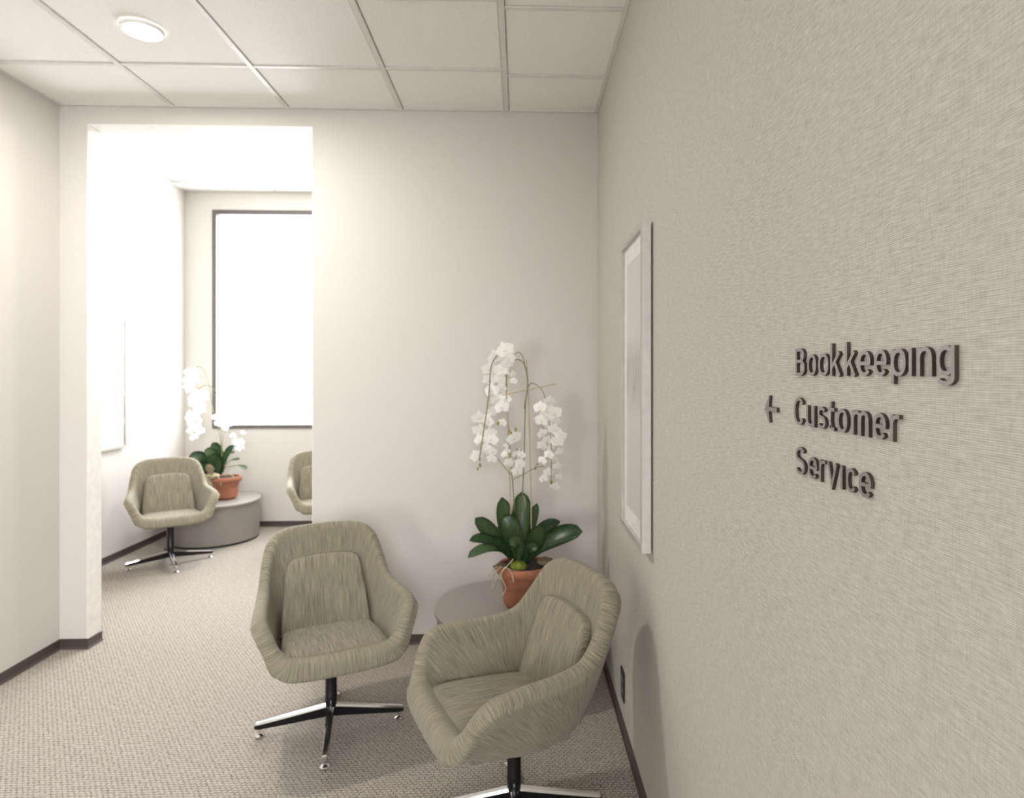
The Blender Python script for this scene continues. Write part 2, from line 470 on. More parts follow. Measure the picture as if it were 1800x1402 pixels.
ceiling('ceiling', XL+0.001, XR-0.001, Y0+0.001, YB-0.001, ZC, [-1.810, -1.222, -0.629, -0.072], lambda i: right_rows if i == 4 else left_rows)
far_x = [-2.884, -2.306, -1.728, -1.150, -0.572, 0.006]
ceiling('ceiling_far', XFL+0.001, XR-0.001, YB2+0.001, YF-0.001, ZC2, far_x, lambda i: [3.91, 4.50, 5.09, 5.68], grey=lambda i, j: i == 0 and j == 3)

# ------------------------------------------------------------------ round ceiling lights
def ceiling_light(loc, label):
    r = thing('ceiling_light', label, 'light', loc, 0, 'round recessed ceiling lights')
    lathe('trim_ring', [(0.064, 0.0), (0.071, -0.013), (0.077, -0.013), (0.079, -0.008), (0.080, 0.0)], M['lamp_trim'], r)
    lathe('lens', [(0, -0.017), (0.030, -0.0165), (0.055, -0.014), (0.066, -0.010), (0.066, 0.0), (0, 0.0)], M['lens'], r)
    l = bpy.data.lights.new('ceiling_light_glow', 'AREA'); l.shape = 'DISK'; l.size = 0.13; l.energy = 30.0; l.color = (1.0, 0.95, 0.89)
    lo = bpy.data.objects.new('ceiling_light_glow', l); COL.objects.link(lo); lo.location = (loc[0], loc[1], loc[2]-0.02)
    return r
p1 = at(250, 53, 1.392*F_PX/604)
ceiling_light((p1.x, p1.y, ZC+0.004), 'small round lit ceiling light in the near room, top left')
p2 = at(548, 257, 1.70*F_PX/400)
ceiling_light((p2.x, p2.y, ZC2+0.004), 'round ceiling light seen through the opening in the far room')

# ------------------------------------------------------------------ swivel chairs
def chair_shell():
    #        rim centre R          outer mid             bottom edge          inner foot
    K = [((0, -.285, .370), (0, -.270, .338), (0, -.14, .300), (0, -.215, .352)),
         ((.130, -.283, .372), (.130, -.264, .338), (.11, -.12, .300), (.130, -.213, .352)),
         ((.192, -.277, .385), (.184, -.245, .344), (.15, -.10, .302), (.172, -.200, .350)),
         ((.226, -.264, .424), (.206, -.205, .362), (.170, -.07, .304), (.188, -.175, .346)),
         ((.254, -.242, .480), (.226, -.155, .385), (.178, -.03, .306), (.192, -.125, .342)),
         ((.272, -.202, .520), (.240, -.095, .400), (.180, .00, .308), (.192, -.06, .338)),
         ((.266, -.110, .530), (.238, -.020, .412), (.170, .045, .308), (.188, .000, .335)),
         ((.252, .010, .533), (.224, .065, .425), (.150, .085, .308), (.180, .050, .332)),
         ((.240, .104, .556), (.206, .135, .450), (.125, .115, .308), (.170, .090, .330)),
         ((.222, .172, .632), (.182, .185, .475), (.100, .140, .308), (.155, .115, .328)),
         ((.194, .218, .702), (.150, .215, .492), (.075, .158, .308), (.130, .128, .328)),
         ((.140, .240, .731), (.100, .230, .500), (.050, .166, .308), (.095, .134, .328)),
         ((.070, .248, .737), (.05, .235, .500), (.025, .170, .308), (.050, .137, .328)),
         ((0, .250, .738), (0, .237, .500), (0, .172, .308), (0, .139, .328))]
    full = K + [tuple((-p[0], p[1], p[2]) for p in row) for row in K[-2:0:-1]]
    NS = 6
    cols = [spline([row[c] for row in full], NS, True) for c in range(4)]
    R, Mo, B, Sf = cols
    n = len(R)
    bm = bmesh.new(); uvl = bm.loops.layers.uv.new('UVMap')
    rings = []
    rad = 0.033
    pole_o = Vector((0, 0.0, 0.296)); pole_i = Vector((0, -0.07, 0.342))
    for i in range(n):
        tn = (R[(i+1) % n] - R[i-1]).normalized()
        o = Vector((R[i].x, R[i].y+0.02, 0)).normalized()
        if R[i].y < -0.2 and abs(R[i].x) < 0.2: o = Vector((R[i].x*0.6, -1, 0)).normalized()
        # the outer skin leans: towards the outer mid point
        o = (o - tn*o.dot(tn)).normalized()
        top = o.cross(tn).normalized()
        k = 1.0
        back = max(0, min(1, (R[i].z-0.60)/0.12))
        front = max(0, min(1, (0.44-R[i].z)/0.06))
        rt = rad*(0.78+0.44*front+0.24*back)
        O = R[i] + o*rt; T = R[i] + top*rt
        OT = R[i] + (o+top).normalized()*rt; IT = R[i] + (top*0.72-o*0.72)*rt
        foot = Sf[i]
        I = IT.lerp(foot, 0.17) - o*rt*0.06 - top*rt*0.10
        OB = R[i] + o*rt*0.93 - top*rt*0.75
        Om = Mo[i]
        Im = IT.lerp(foot, 0.55)
        prof = [pole_o, pole_o.lerp(B[i], 0.55), B[i], B[i].lerp(Om, 0.5) + Vector((Om.x, Om.y, 0))*0.05, Om, OB, O, OT, T, IT, I, Im, foot, pole_i]
        rings.append(spline(prof, 3))
    mN = len(rings[0])
    po = bm.verts.new(pole_o); pi = bm.verts.new(pole_i)
    vr = [[bm.verts.new(p) for p in ring[1:-1]] for ring in rings]
    per = 2.0
    arc = [0.0]
    for i in range(n): arc.append(arc[-1] + 1.35*(Mo[(i+1) % n]-Mo[i]).length)
    vlen = [0.0]
    for j in range(1, mN): vlen.append(vlen[-1] + (rings[0][j]-rings[0][j-1]).length)
    vl = []
    for ring in rings:
        a = [0.0]
        for j in range(1, mN): a.append(a[-1]+(ring[j]-ring[j-1]).length)
        vl.append(a)
    for i in range(n):
        i2 = (i+1) % n
        f = bm.faces.new((po, vr[i2][0], vr[i][0]))
        for l, (uu, vv) in zip(f.loops, ((arc[i], 0), (arc[i+1], vl[i2][1]), (arc[i], vl[i][1]))): l[uvl].uv = (uu, vv)
        for j in range(len(vr[i])-1):
            f = bm.faces.new((vr[i][j], vr[i2][j], vr[i2][j+1], vr[i][j+1]))
            for l, (uu, vv) in zip(f.loops, ((arc[i], vl[i][j+1]), (arc[i+1], vl[i2][j+1]), (arc[i+1], vl[i2][j+2]), (arc[i], vl[i][j+2]))): l[uvl].uv = (uu, vv)
        f = bm.faces.new((vr[i][-1], vr[i2][-1], pi))
        for l, (uu, vv) in zip(f.loops, ((arc[i], vl[i][-2]), (arc[i+1], vl[i2][-2]), (arc[i], vl[i][-1]))): l[uvl].uv = (uu, vv)
    bmesh.ops.recalc_face_normals(bm, faces=bm.faces[:])
    return bm

def cushion(outline, thick, fmap, n=96, dome=0.006):
    """outline: closed 2D spline control points; fmap(a, b, h) -> 3D"""
    pts = spline([(a, b, 0) for a, b in outline], n//len(outline), True)
    cx = sum(p.x for p in pts)/len(pts); cy = sum(p.y for p in pts)/len(pts)
    bm = bmesh.new(); uvl = bm.loops.layers.uv.new('UVMap')
    prof = [(0.97, -0.028), (1.0, 0.0), (1.0, thick*0.55), (0.993, thick*0.78), (0.975, thick*0.93), (0.945, thick), (0.85, thick+dome*0.4), (0.65, thick+dome*0.8), (0.35, thick+dome)]
    rings = []
    for s, h in prof:
        rings.append([(cx+(p.x-cx)*s, cy+(p.y-cy)*s, h) for p in pts])
    V = [[bm.verts.new(fmap(*q)) for q in r] for r in rings]
    c = bm.verts.new(fmap(cx, cy, thick+dome)); m = len(pts)
    def face(vs, uv):
        f = bm.faces.new(vs)
        for l, q in zip(f.loops, uv): l[uvl].uv = (q[0]+3.3, q[1] + q[2])
    for A, B, ra, rb in zip(V, V[1:], rings, rings[1:]):
        for i in range(m):
            j = (i+1) % m
            face((A[i], A[j], B[j], B[i]), (ra[i], ra[j], rb[j], rb[i]))
    for i in range(m):
        j = (i+1) % m
        face((V[-1][i], V[-1][j], c), (rings[-1][i], rings[-1][j], (cx, cy, 0)))
    b0 = bm.faces.new(V[0][::-1])
    bmesh.ops.recalc_face_normals(bm, faces=bm.faces[:])
    return bm

CH_GROUP = 'upholstered swivel bucket chairs'
def make_chair(label, loc, face, base_rot):
    """face: heading of the seat front, measured from -Y towards +X; base_rot the same for the legs"""
    t = thing('swivel_chair', label, 'chair', loc, face, CH_GROUP)
    sh = from_bm('shell', chair_shell(), M['fabric'], t, True); sh.location.y = 0.022
    # seat pad
    def seat_map(a, b, h):
        s = (b+0.25)/0.38
        return Vector((a, b, 0.352 - 0.022*s + h - 0.010*(abs(a)/0.2)**2*0.0))
    seat_out = [(-.115, -.246), (.115, -.246), (.168, -.234), (.186, -.195), (.188, -.10), (.182, .02), (.170, .09), (.14, .120), (0, .126), (-.14, .120), (-.170, .09), (-.182, .02), (-.188, -.10), (-.186, -.195), (-.168, -.234)]
    from_bm('seat_cushion', cushion(seat_out, 0.046, seat_map, 120, 0.007), M['fabric'], t, True).location.y = 0.012
    def back_map(a, b, h):
        # b runs up the back, h comes forward
        ang = math.radians(15)
        curve = 0.7*a*a
        y = 0.125 + b*math.sin(ang) - curve
        z = 0.352 + b*math.cos(ang)
        return Vector((a, y - h*math.cos(ang), z + h*math.sin(ang)))
    bo = [(-.165, .0), (0, -.004), (.165, .0), (.176, .015), (.170, .10), (.158, .20), (.148, .262), (.132, .290), (.095, .302), (0, .307), (-.095, .302), (-.132, .290), (-.148, .262), (-.158, .20), (-.170, .10), (-.176, .015)]
    from_bm('back_cushion', cushion(bo, 0.033, back_map, 128, 0.008), M['fabric'], t, True).location.y = 0.018
    lathe('column', [(0, 0.055), (0.021, 0.055), (0.0225, 0.06), (0.0225, 0.105), (0.0235, 0.107), (0.0235, 0.135), (0.0225, 0.137), (0.0225, 0.27), (0.05, 0.280), (0.06, 0.305), (0, 0.305)], M['black_metal'], t, 32)
    lm = gm = None
    for k in range(4):
        a = base_rot - face + k*PI/2 - PI/2
        if lm is None:
            bm = bmesh.new()
            secs = [(0.012, 0.0135, 0.052, 0.098), (0.15, 0.0125, 0.041, 0.076), (0.268, 0.0115, 0.032, 0.058), (0.282, 0.0108, 0.033, 0.055), (0.287, 0.0085, 0.036, 0.051)]
            rr = []
            for x, hw, z0, z1 in secs:
                bv = 0.0045 if x < 0.28 else 0.003
                rr.append([bm.verts.new((x, y, z)) for y, z in ((-hw*0.8, z0), (hw*0.8, z0), (hw, z1-bv*1.6), (hw-bv, z1), (-hw+bv, z1), (-hw, z1-bv*1.6))])
            for A, B in zip(rr, rr[1:]):
                for q in range(6):
                    f = bm.faces.new((A[q], A[(q+1) % 6], B[(q+1) % 6], B[q]))
                    f.material_index = 1 if q in (0, 1, 5) else 0
            bm.faces.new(rr[0][::-1]); bm.faces.new(rr[-1])
            bmesh.ops.recalc_face_normals(bm, faces=bm.faces[:])
            leg = from_bm('leg', bm, [M['chrome'], M['black_metal']], t); lm = leg.data
            gl = lathe('glide', [(0, 0.0), (0.016, 0.0), (0.019, 0.003), (0.019, 0.007), (0.014, 0.011), (0.006, 0.014), (0.005, 0.034), (0, 0.034)], M['chrome'], leg, 20, (0.268, 0, 0)); gm = gl.data
        else:
            leg = bpy.data.objects.new('leg', lm); COL.objects.link(leg); leg.parent = t
            gl = bpy.data.objects.new('glide', gm); COL.objects.link(gl); gl.parent = leg
        leg.rotation_euler = (0, 0, a)
    return t
D = math.radians
make_chair('olive grey tweed swivel chair left of the round side table, facing the camera', (-0.765, 2.56, 0), D(25), D(12))
make_chair('olive grey tweed swivel chair closest to the camera, against the right wall', (-0.020, 2.025, 0), D(-65), D(4))
make_chair('pale tweed swivel chair in the far room in front of the low drum table', (-2.635, 4.81, 0), D(34), D(36))
make_chair('swivel chair cut off by the edge of the opening, below the window', (-1.635, 5.25, 0), D(26), D(20))

# ------------------------------------------------------------------ drum tables
def drum(loc, label, rad=0.36):
    t = thing('drum_table', label, 'table', loc, 0, 'round drum side tables')
    lathe('drum_body', [(0, 0.02), (rad-0.012, 0.02), (rad-0.012, 0.326), (0, 0.326)], M['laminate'], t, 96)
    lathe('plinth', [(0, 0.0), (rad-0.04, 0.0), (rad-0.04, 0.021), (0, 0.021)], M['black'], t, 64)
    lathe('table_top', [(0, 0.326), (rad-0.002, 0.326), (rad, 0.328), (rad, 0.342), (rad-0.003, 0.345), (0, 0.345)], M['laminate_top'], t, 96)
    return t
drum((-0.04, 2.955, 0), 'round taupe drum side table behind the two near chairs')
drum((-2.655, 5.53, 0), 'round taupe drum side table in the far room beside the window wall', 0.37)

# ------------------------------------------------------------------ potted orchids
def leaf_mesh(base, ctrl, tip, width, nrm, fold=0.25, n=14):
    base, ctrl, tip, nrm = Vector(base), Vector(ctrl), Vector(tip), Vector(nrm)
    bm = bmesh.new(); uvl = bm.loops.layers.uv.new('UVMap'); rows = []
    for i in range(n+1):
        s = i/n
        p = base*(1-s)**2 + ctrl*2*s*(1-s) + tip*s*s
        tg = ((ctrl-base)*(1-s) + (tip-ctrl)*s).normalized()
        side = tg.cross(nrm).normalized(); up = side.cross(tg).normalized()
        wv = 0.26+0.74*math.sin(min(1, s/0.70)*PI/2)**1.6
        if s > 0.70: wv = math.sqrt(max(0.0, 1-((s-0.70)/0.30)**2))
        wv = max(wv, 0.03)*width/2
        row = []
        for q in (-1, -0.5, 0, 0.5, 1):
            row.append((p + side*(wv*q) + up*(fold*wv*abs(q)**1.5), (q*0.5+0.5, s)))
        rows.append(row)
    th = 0.0012
    V = [[bm.verts.new(p) for p, _ in r] for r in rows]
    for i in range(n):
        for q in range(4):
            f = bm.faces.new((V[i][q], V[i][q+1], V[i+1][q+1], V[i+1][q]))
            for l, uv in zip(f.loops, (rows[i][q][1], rows[i][q+1][1], rows[i+1][q+1][1], rows[i+1][q][1])): l[uvl].uv = uv
    bmesh.ops.solidify(bm, geom=bm.faces[:], thickness=th)
    return bm

def flower_mesh():
    bm = bmesh.new()
    def petal(ang, L, W, bend, roundness, z0=0.0, mi=0, cup=0.12):
        ca, sa = math.cos(ang), math.sin(ang); rows = []; n = 5
        for i in range(n+1):
            s = i/n
            wv = W/2*max(0.06, math.sin(PI*min(1, 0.08+0.92*s)**roundness))
            row = []
            for q in (-1, 0, 1):
                r = L*s; x = r*ca - wv*q*sa; y = r*sa + wv*q*ca
                z = z0 + bend*s*s*L + cup*wv*abs(q)
                row.append(bm.verts.new((x, y, z)))
            rows.append(row)
        for A, B in zip(rows, rows[1:]):
            for q in range(2):
                f = bm.faces.new((A[q], A[q+1], B[q+1], B[q])); f.material_index = mi; f.smooth = True
    petal(PI/2, 1.0, 0.72, -0.15, 0.85, 0.0)
    petal(PI/2+2.15, 0.95, 0.66, -0.2, 0.85, 0.0)
    petal(PI/2-2.15, 0.95, 0.66, -0.2, 0.85, 0.0)
    petal(0.22, 1.0, 1.15, -0.10, 0.9, 0.05)
    petal(PI-0.22, 1.0, 1.15, -0.10, 0.9, 0.05)
    petal(-PI/2, 0.42, 0.34, 0.7, 0.8, 0.08, 0, 0.3)
    petal(-PI/2+0.9, 0.22, 0.18, 1.1, 0.8, 0.08, 1, 0.3)
    petal(-PI/2-0.9, 0.22, 0.18, 1.1, 0.8, 0.08, 1, 0.3)
    bmesh.ops.create_uvsphere(bm, u_segments=8, v_segments=6, radius=0.10, matrix=Matrix.Translation((0, 0.03, 0.12)))
    me = bpy.data.meshes.new('orchid_flower'); bm.to_mesh(me); bm.free()
    me.materials.append(M['petal']); me.materials.append(M['throat'])
    return me
FLOWER = flower_mesh()
rnd = random.Random(3)

def add_flower(root, p, rad, lean=0.5, toward=(0, -1, 0)):
    o = bpy.data.objects.new('orchid_flower', FLOWER); COL.objects.link(o); o.parent = root
    o.location = p
    d = Vector(toward) + Vector((rnd.uniform(-lean, lean)*1.3, rnd.uniform(-.1, .1), rnd.uniform(-lean, lean*0.5)))
    q = d.to_track_quat('Z', 'Y')
    q = q @ Quaternion((0, 0, 1), rnd.uniform(-0.5, 0.5))
    o.rotation_euler = q.to_euler()
    s = rad*rnd.uniform(0.9, 1.12); o.scale = (s, s, s)
    return o
def bezier_tube(name, pts, r, mat, root, seg=6, sub=6):
    bm = bmesh.new(); tube_bm(bm, spline(pts, sub), r, seg)
    return from_bm(name, bm, mat, root, True)
def bud(root, p, r):
    bm = bmesh.new(); bmesh.ops.create_uvsphere(bm, u_segments=10, v_segments=7, radius=r, matrix=Matrix.Translation(p) @ Matrix.Diagonal((0.8, 0.8, 1.25, 1)))
    return from_bm('bud', bm, M['bud'], root, True)
def pot(root, h, rt, rb):
    lathe('pot', [(0, 0.0), (rb, 0.0), (rb+0.002, 0.003), (rt-0.016, h-0.045), (rt-0.012, h-0.042), (rt-0.026, h-0.040), (rt-0.03, 0.02), (0, 0.02)], M['terracotta'], root, 48)
    lathe('pot_rim', [(rt-0.020, h-0.046), (rt-0.006, h-0.044), (rt, h-0.036), (rt+0.002, h-0.020), (rt, h-0.006), (rt-0.005, h), (rt-0.014, h), (rt-0.020, h-0.006)], M['terracotta'], root, 48)
    # compost, uneven
    bm = bmesh.new(); seg = 28; rings = []
    for k in range(1, 7):
        rr = (rt-0.021)*k/6
        rings.append([bm.verts.new((rr*math.cos(2*PI*i/seg), rr*math.sin(2*PI*i/seg), h-0.014+0.014*(1-(k/6)**2)+rnd.uniform(-.005, .005))) for i in range(seg)])
    c = bm.verts.new((0, 0, h+0.002))
    for i in range(seg): bm.faces.new((c, rings[0][i], rings[0][(i+1) % seg]))
    for A, B in zip(rings, rings[1:]):
        for i in range(seg): bm.faces.new((A[i], B[i], B[(i+1) % seg], A[(i+1) % seg]))
    from_bm('compost', bm, M['soil'], root, True)
def blob(name, root, c, r, sc, mat, amp=0.12):
    bm = bmesh.new(); bmesh.ops.create_icosphere(bm, subdivisions=3, radius=r)
    for v in bm.verts:
        k = 1+rnd.uniform(-amp, amp)*0.3; v.co = Vector((v.co.x*sc[0]*k, v.co.y*sc[1]*k, v.co.z*sc[2]*k)) + Vector(c)
    return from_bm(name, bm, mat, root, True)

# --- near orchid
BASE = Vector((0.020, 2.945, 0.345))
near = thing('potted_orchid', 'tall white orchid in a terracotta pot behind the near chairs', 'plant', BASE, 0, 'white orchids in terracotta pots')
pot(near, 0.195, 0.130, 0.085)
def nl(cx, cy, dz=0.0):   # detail picture of the leaves -> local point
    return at(800+cx/5.84, 850+cy/5.84, 2.95+dz) - BASE
def nf(cx, cy, dz=0.0):   # detail picture of the flowers -> local point
    return at(820+cx/4.837, 590+cy/4.837, 2.95+dz) - BASE
LV = [  # base, control, tip, width, normal, fold
    ((690, 800), (690, 420), (685, 80), 0.082, (0, -1, 0.15), 0.2, 0.05, 0.08, 0.10),
    ((620, 800), (520, 520), (480, 135), 0.074, (0.3, -1, 0.2), 0.2, 0.03, 0.05, 0.06),
    ((600, 800), (430, 560), (205, 350), 0.076, (0.2, -0.6, 0.6), 0.25, 0, 0.0, 0.02),
    ((600, 800), (420, 500), (145, 585), 0.058, (0, -0.5, 0.8), 0.2, -0.02, -0.05, -0.08),
    ((610, 810), (420, 540), (130, 760), 0.056, (-0.2, -0.5, 0.8), 0.2, -0.02, -0.10, -0.15),
    ((650, 820), (640, 560), (505, 315), 0.088, (-0.1, -0.9, 0.4), 0.2, -0.04, -0.12, -0.09),
    ((720, 800), (800, 640), (875, 420), 0.082, (0.2, -0.9, 0.2), 0.3, -0.02, -0.07, -0.08),
    ((740, 800), (940, 520), (1310, 490), 0.092, (0, -0.65, 0.7), 0.2, 0.0, -0.03, -0.06),
    ((740, 780), (820, 440), (1080, 385), 0.072, (0, -0.4, 0.9), 0.2, 0.05, 0.08, 0.12),
    ((720, 780), (760, 480), (845, 200), 0.050, (-0.5, -0.8, 0), 0.2, 0.06, 0.10, 0.13),
    ((600, 830), (520, 620), (375, 575), 0.052, (0.2, -0.7, 0.6), 0.25, -0.04, -0.09, -0.12),
    ((640, 830), (700, 520), (560, 620), 0.060, (0, -0.8, 0.5), 0.3, -0.05, -0.10, -0.12),
    ((720, 820), (700, 620), (860, 660), 0.055, (0.1, -0.8, 0.5), 0.3, -0.04, -0.08, -0.10),
    ((640, 800), (560, 480), (420, 470), 0.050, (0.1, -0.6, 0.7), 0.3, 0.0, -0.03, -0.06)]
for b, c, tp, wd, nr, fo, d0, d1, d2 in LV:
    from_bm('leaf', leaf_mesh(nl(*b, d0), nl(*c, d1), nl(*tp, d2), wd*1.12, nr, fo), M['leaf'], near, True)
blob('moss_ball', near, nl(650, 850, -0.055), 0.040, (1.0, 0.9, 0.72), M['moss'])
blob('dry_moss', near, nl(930, 800, 0.0), 0.035, (1.2, 1.0, 0.6), M['dry_moss'], 0.6)
blob('dry_moss', near, nl(470, 850, -0.02), 0.030, (1.2, 1.0, 0.5), M['dry_moss'], 0.6)
# hanging air roots over the left of the rim
for pts in (((600, 770), (520, 860), (440, 960), (380, 1060), (365, 1120)), ((520, 850), (470, 930), (500, 1020), (520, 1080), (480, 1150)),
            ((500, 860), (560, 880), (590, 950), (600, 1010)), ((480, 850), (400, 900), (385, 980), (355, 940)), ((450, 860), (395, 950), (385, 1060), (375, 1120)), ((430, 850), (370, 900), (350, 950))):
    bezier_tube('air_root', [nl(x, y, -0.085 - 0.02*(i > 0) - (0.045 if 440 < x else 0.0)) for i, (x, y) in enumerate(pts)], rnd.uniform(0.0018, 0.0032), M['root'], near)
# stems and stakes
bezier_tube('flower_stem', [nf(410, 1500), nf(385, 1150), nf(355, 800), nf(340, 500), nf(340, 300, -.01), nf(320, 180, -.02), nf(270, 160, -.03), nf(210, 260, -.04), nf(190, 500, -.05), nf(150, 780, -.05), nf(110, 1050, -.05)], 0.0028, M['stem'], near)
bezier_tube('flower_stem', [nf(470, 1500, .02), nf(490, 1000, .02), nf(500, 600, .01), nf(520, 400), nf(490, 240), nf(430, 200), nf(380, 215)], 0.0028, M['stem'], near)
bezier_tube('flower_stem', [nf(500, 280, .01), nf(480, 180, .01), nf(440, 140, .01), nf(400, 170, 0)], 0.002, M['stem'], near)
bezier_tube('flower_stem', [nf(490, 620, .02), nf(530, 420, .01), nf(600, 420, 0), nf(660, 500, -.01), nf(700, 700, -.02), nf(720, 950, -.02), nf(720, 1240, -.02)], 0.0022, M['stem'], near)
bezier_tube('flower_stem', [nf(400, 1220, .0), nf(480, 1180, -.01), nf(590, 1120, -.02), nf(660, 1110, -.02)], 0.002, M['stem'], near)
bezier_tube('flower_stem', [nf(380, 1180, .0), nf(310, 1100, -.01), nf(250, 1020, -.02)], 0.002, M['stem'], near)
bezier_tube('flower_stem', [nf(400, 1100, .0), nf(430, 1010, -.01), nf(470, 970, -.02)], 0.002, M['stem'], near)
bezier_tube('stake', [nf(385, 1700), nf(365, 1150), nf(345, 620), nf(335, 330)], 0.0032, M['stake'], near)
bezier_tube('stake', [nf(555, 1850, .01), nf(545, 1200, .01), nf(530, 640, .01), nf(508, 205, .01)], 0.0030, M['stake'], near)
bezier_tube('cross_stake', [nf(300, 505, -.005), nf(520, 460, -.005), nf(765, 408, -.005)], 0.0024, M['stake'], near)
FN = [(330, 125, 1.25), (250, 185, 1.1), (365, 185, .9), (195, 285, 1.1), (300, 290, 1.2), (345, 235, .9), (190, 380, .9), (290, 375, 1.0), (215, 470, 1.1), (290, 455, .8),
      (250, 555, .9), (325, 535, .85), (300, 610, .9), (215, 650, .75), (105, 700, 1.0), (175, 720, .95), (305, 740, .6), (110, 810, 1.1), (205, 830, .8), (110, 885, .7), (210, 885, .85),
      (170, 950, .7), (220, 985, .6), (150, 985, .6), (85, 1020, .75), (215, 1045, .7), (405, 870, .95), (335, 935, .4), (345, 980, .5), (430, 1010, .8), (465, 1010, .6), (360, 1080, .7), (455, 1085, .8), (430, 1150, .8), (320, 1010, .5),
      (705, 565, .9), (625, 610, .9), (690, 645, 1.0), (745, 660, .95), (635, 720, 1.0), (740, 735, 1.0), (700, 745, .8), (645, 830, .65), (745, 800, .8), (800, 845, .75), (700, 885, .75), (770, 900, 1.0), (640, 935, .65), (715, 950, .6),
      (790, 985, .6), (700, 1010, .75), (645, 1060, .65), (745, 1050, .6), (770, 1110, .6), (695, 1160, .65), (655, 1215, .65), (785, 1200, .6), (750, 1280, .65), (395, 325, .5), (400, 385, .5)]
for x, y, s in FN:
    add_flower(near, nf(x, y, rnd.uniform(-.06, .02)), 0.0405*s)
for x, y, s in ((420, 795, 1), (115, 1100, 1.1), (95, 1130, .8), (585, 1125, .9), (602, 1095, .8), (720, 1243, 1.2), (268, 742, 1.1), (365, 810, .8), (380, 825, .8), (430, 965, .7), (112, 1058, .6)):
    bud(near, nf(x, y, -.05), 0.0075*s)

# --- far orchid
FZ = 5.45
FB = at(397, 868, FZ); FBASE = Vector((FB.x, FB.y, 0.345))
far = thing('potted_orchid', 'smaller white orchid in a terracotta pot beside the far room window', 'plant', FBASE, 0, 'white orchids in terracotta pots')
pot(far, 0.195, 0.125, 0.075)
def ff(cx, cy, dz=0.0): return at(300+cx/5.39, 630+cy/5.39, FZ+dz) - FBASE
LF = [((490, 1080), (480, 900), (395, 795), .085, (0.2, -1, .3), 0, 0, 0), ((490, 1080), (500, 900), (600, 825), .065, (-.2, -1, .3), 0, -.02, -.04),
      ((470, 1090), (440, 900), (320, 870), .10, (0, -.8, .6), 0, -.06, -.12), ((460, 1100), (340, 930), (170, 935), .13, (0, -.8, .6), -.02, -.08, -.14), ((450, 1110), (340, 1020), (250, 1020), .11, (0, -.8, .5), -.04, -.1, -.16),
      ((470, 1100), (440, 960), (370, 930), .13, (0, -1, .4), -.04, -.1, -.12), ((460, 1090), (430, 1000), (420, 930), .12, (0, -1, .2), -.05, -.09, -.10)]
for b, c, tp, wd, nr, d0, d1, d2 in LF:
    from_bm('leaf', leaf_mesh(ff(*b, d0), ff(*c, d1), ff(*tp, d2), wd, nr, .2), M['leaf'], far, True)
for st, tip, wd in (((545, 900), (605, 890), .030), ((565, 965), (655, 955), .036), ((640, 1010), (722, 1048), .042)):
    from_bm('leaf', leaf_mesh(ff(*st), ((ff(*st)+ff(*tip))/2)+Vector((0, 0, .008)), ff(*tip), wd, (0, -.5, .8), .2), M['leaf'], far, True)
    bezier_tube('flower_stem', [ff(495, 1080), ff(520, 1010+20*(tip[1] > 1000)), ff(*st)], 0.0035, M['stem'], far)
blob('dry_moss', far, ff(390, 1110, -.1), 0.05, (1.2, 0.8, 0.5), M['root'], 0.6)
for pts in (((430, 1110), (380, 1130), (390, 1200)), ((440, 1115), (470, 1150), (475, 1200)), ((400, 1120), (350, 1160), (380, 1200)), ((540, 1095), (585, 1105), (595, 1145))):
    bezier_tube('air_root', [ff(x, y, -0.12 if x < 500 else -0.02) for x, y in pts], 0.0045, M['root'], far)
# one pale papery leaf in front of the pot
from_bm('leaf', leaf_mesh(ff(395, 1100, -.14), ff(360, 1060, -.16), ff(378, 1000, -.17), .085, (0, -1, .2), .1), M['root'], far, True)
bezier_tube('flower_stem', [ff(490, 1080), ff(470, 760), ff(400, 480), ff(365, 260), ff(320, 110), ff(260, 75), ff(210, 130)], 0.0028, M['stem'], far)
bezier_tube('flower_stem', [ff(490, 1080), ff(480, 700), ff(470, 400), ff(400, 280), ff(320, 255), ff(260, 310), ff(250, 450), ff(220, 700)], 0.0028, M['stem'], far)
bezier_tube('flower_stem', [ff(490, 1080), ff(495, 760), ff(530, 690), ff(600, 730), ff(670, 800)], 0.0022, M['stem'], far)
FF = [(175, 130, 1), (240, 125, 1), (215, 165, 1), (150, 205, .8), (250, 215, .8), (195, 240, .9), (150, 270, .7), (200, 295, .7), (155, 305, .5), (220, 340, .8), (300, 330, .9), (210, 390, .9), (270, 385, 1), (325, 370, .8), (215, 440, .9), (290, 440, 1),
      (240, 490, .9), (290, 490, .9), (185, 525, .8), (240, 530, .8), (175, 575, .8), (255, 580, .9), (195, 615, .8), (255, 640, .8), (200, 680, .9), (285, 690, .9), (220, 745, .8),
      (440, 620, .8), (510, 650, 1), (500, 600, .9), (550, 615, .8), (430, 560, .8), (490, 545, .8), (590, 730, .6), (620, 800, .9), (660, 790, .7), (640, 855, .7), (685, 840, .5), (685, 700, .5)]
for x, y, s in FF:
    add_flower(far, ff(x, y, rnd.uniform(-.06, .02)), 0.048*s)

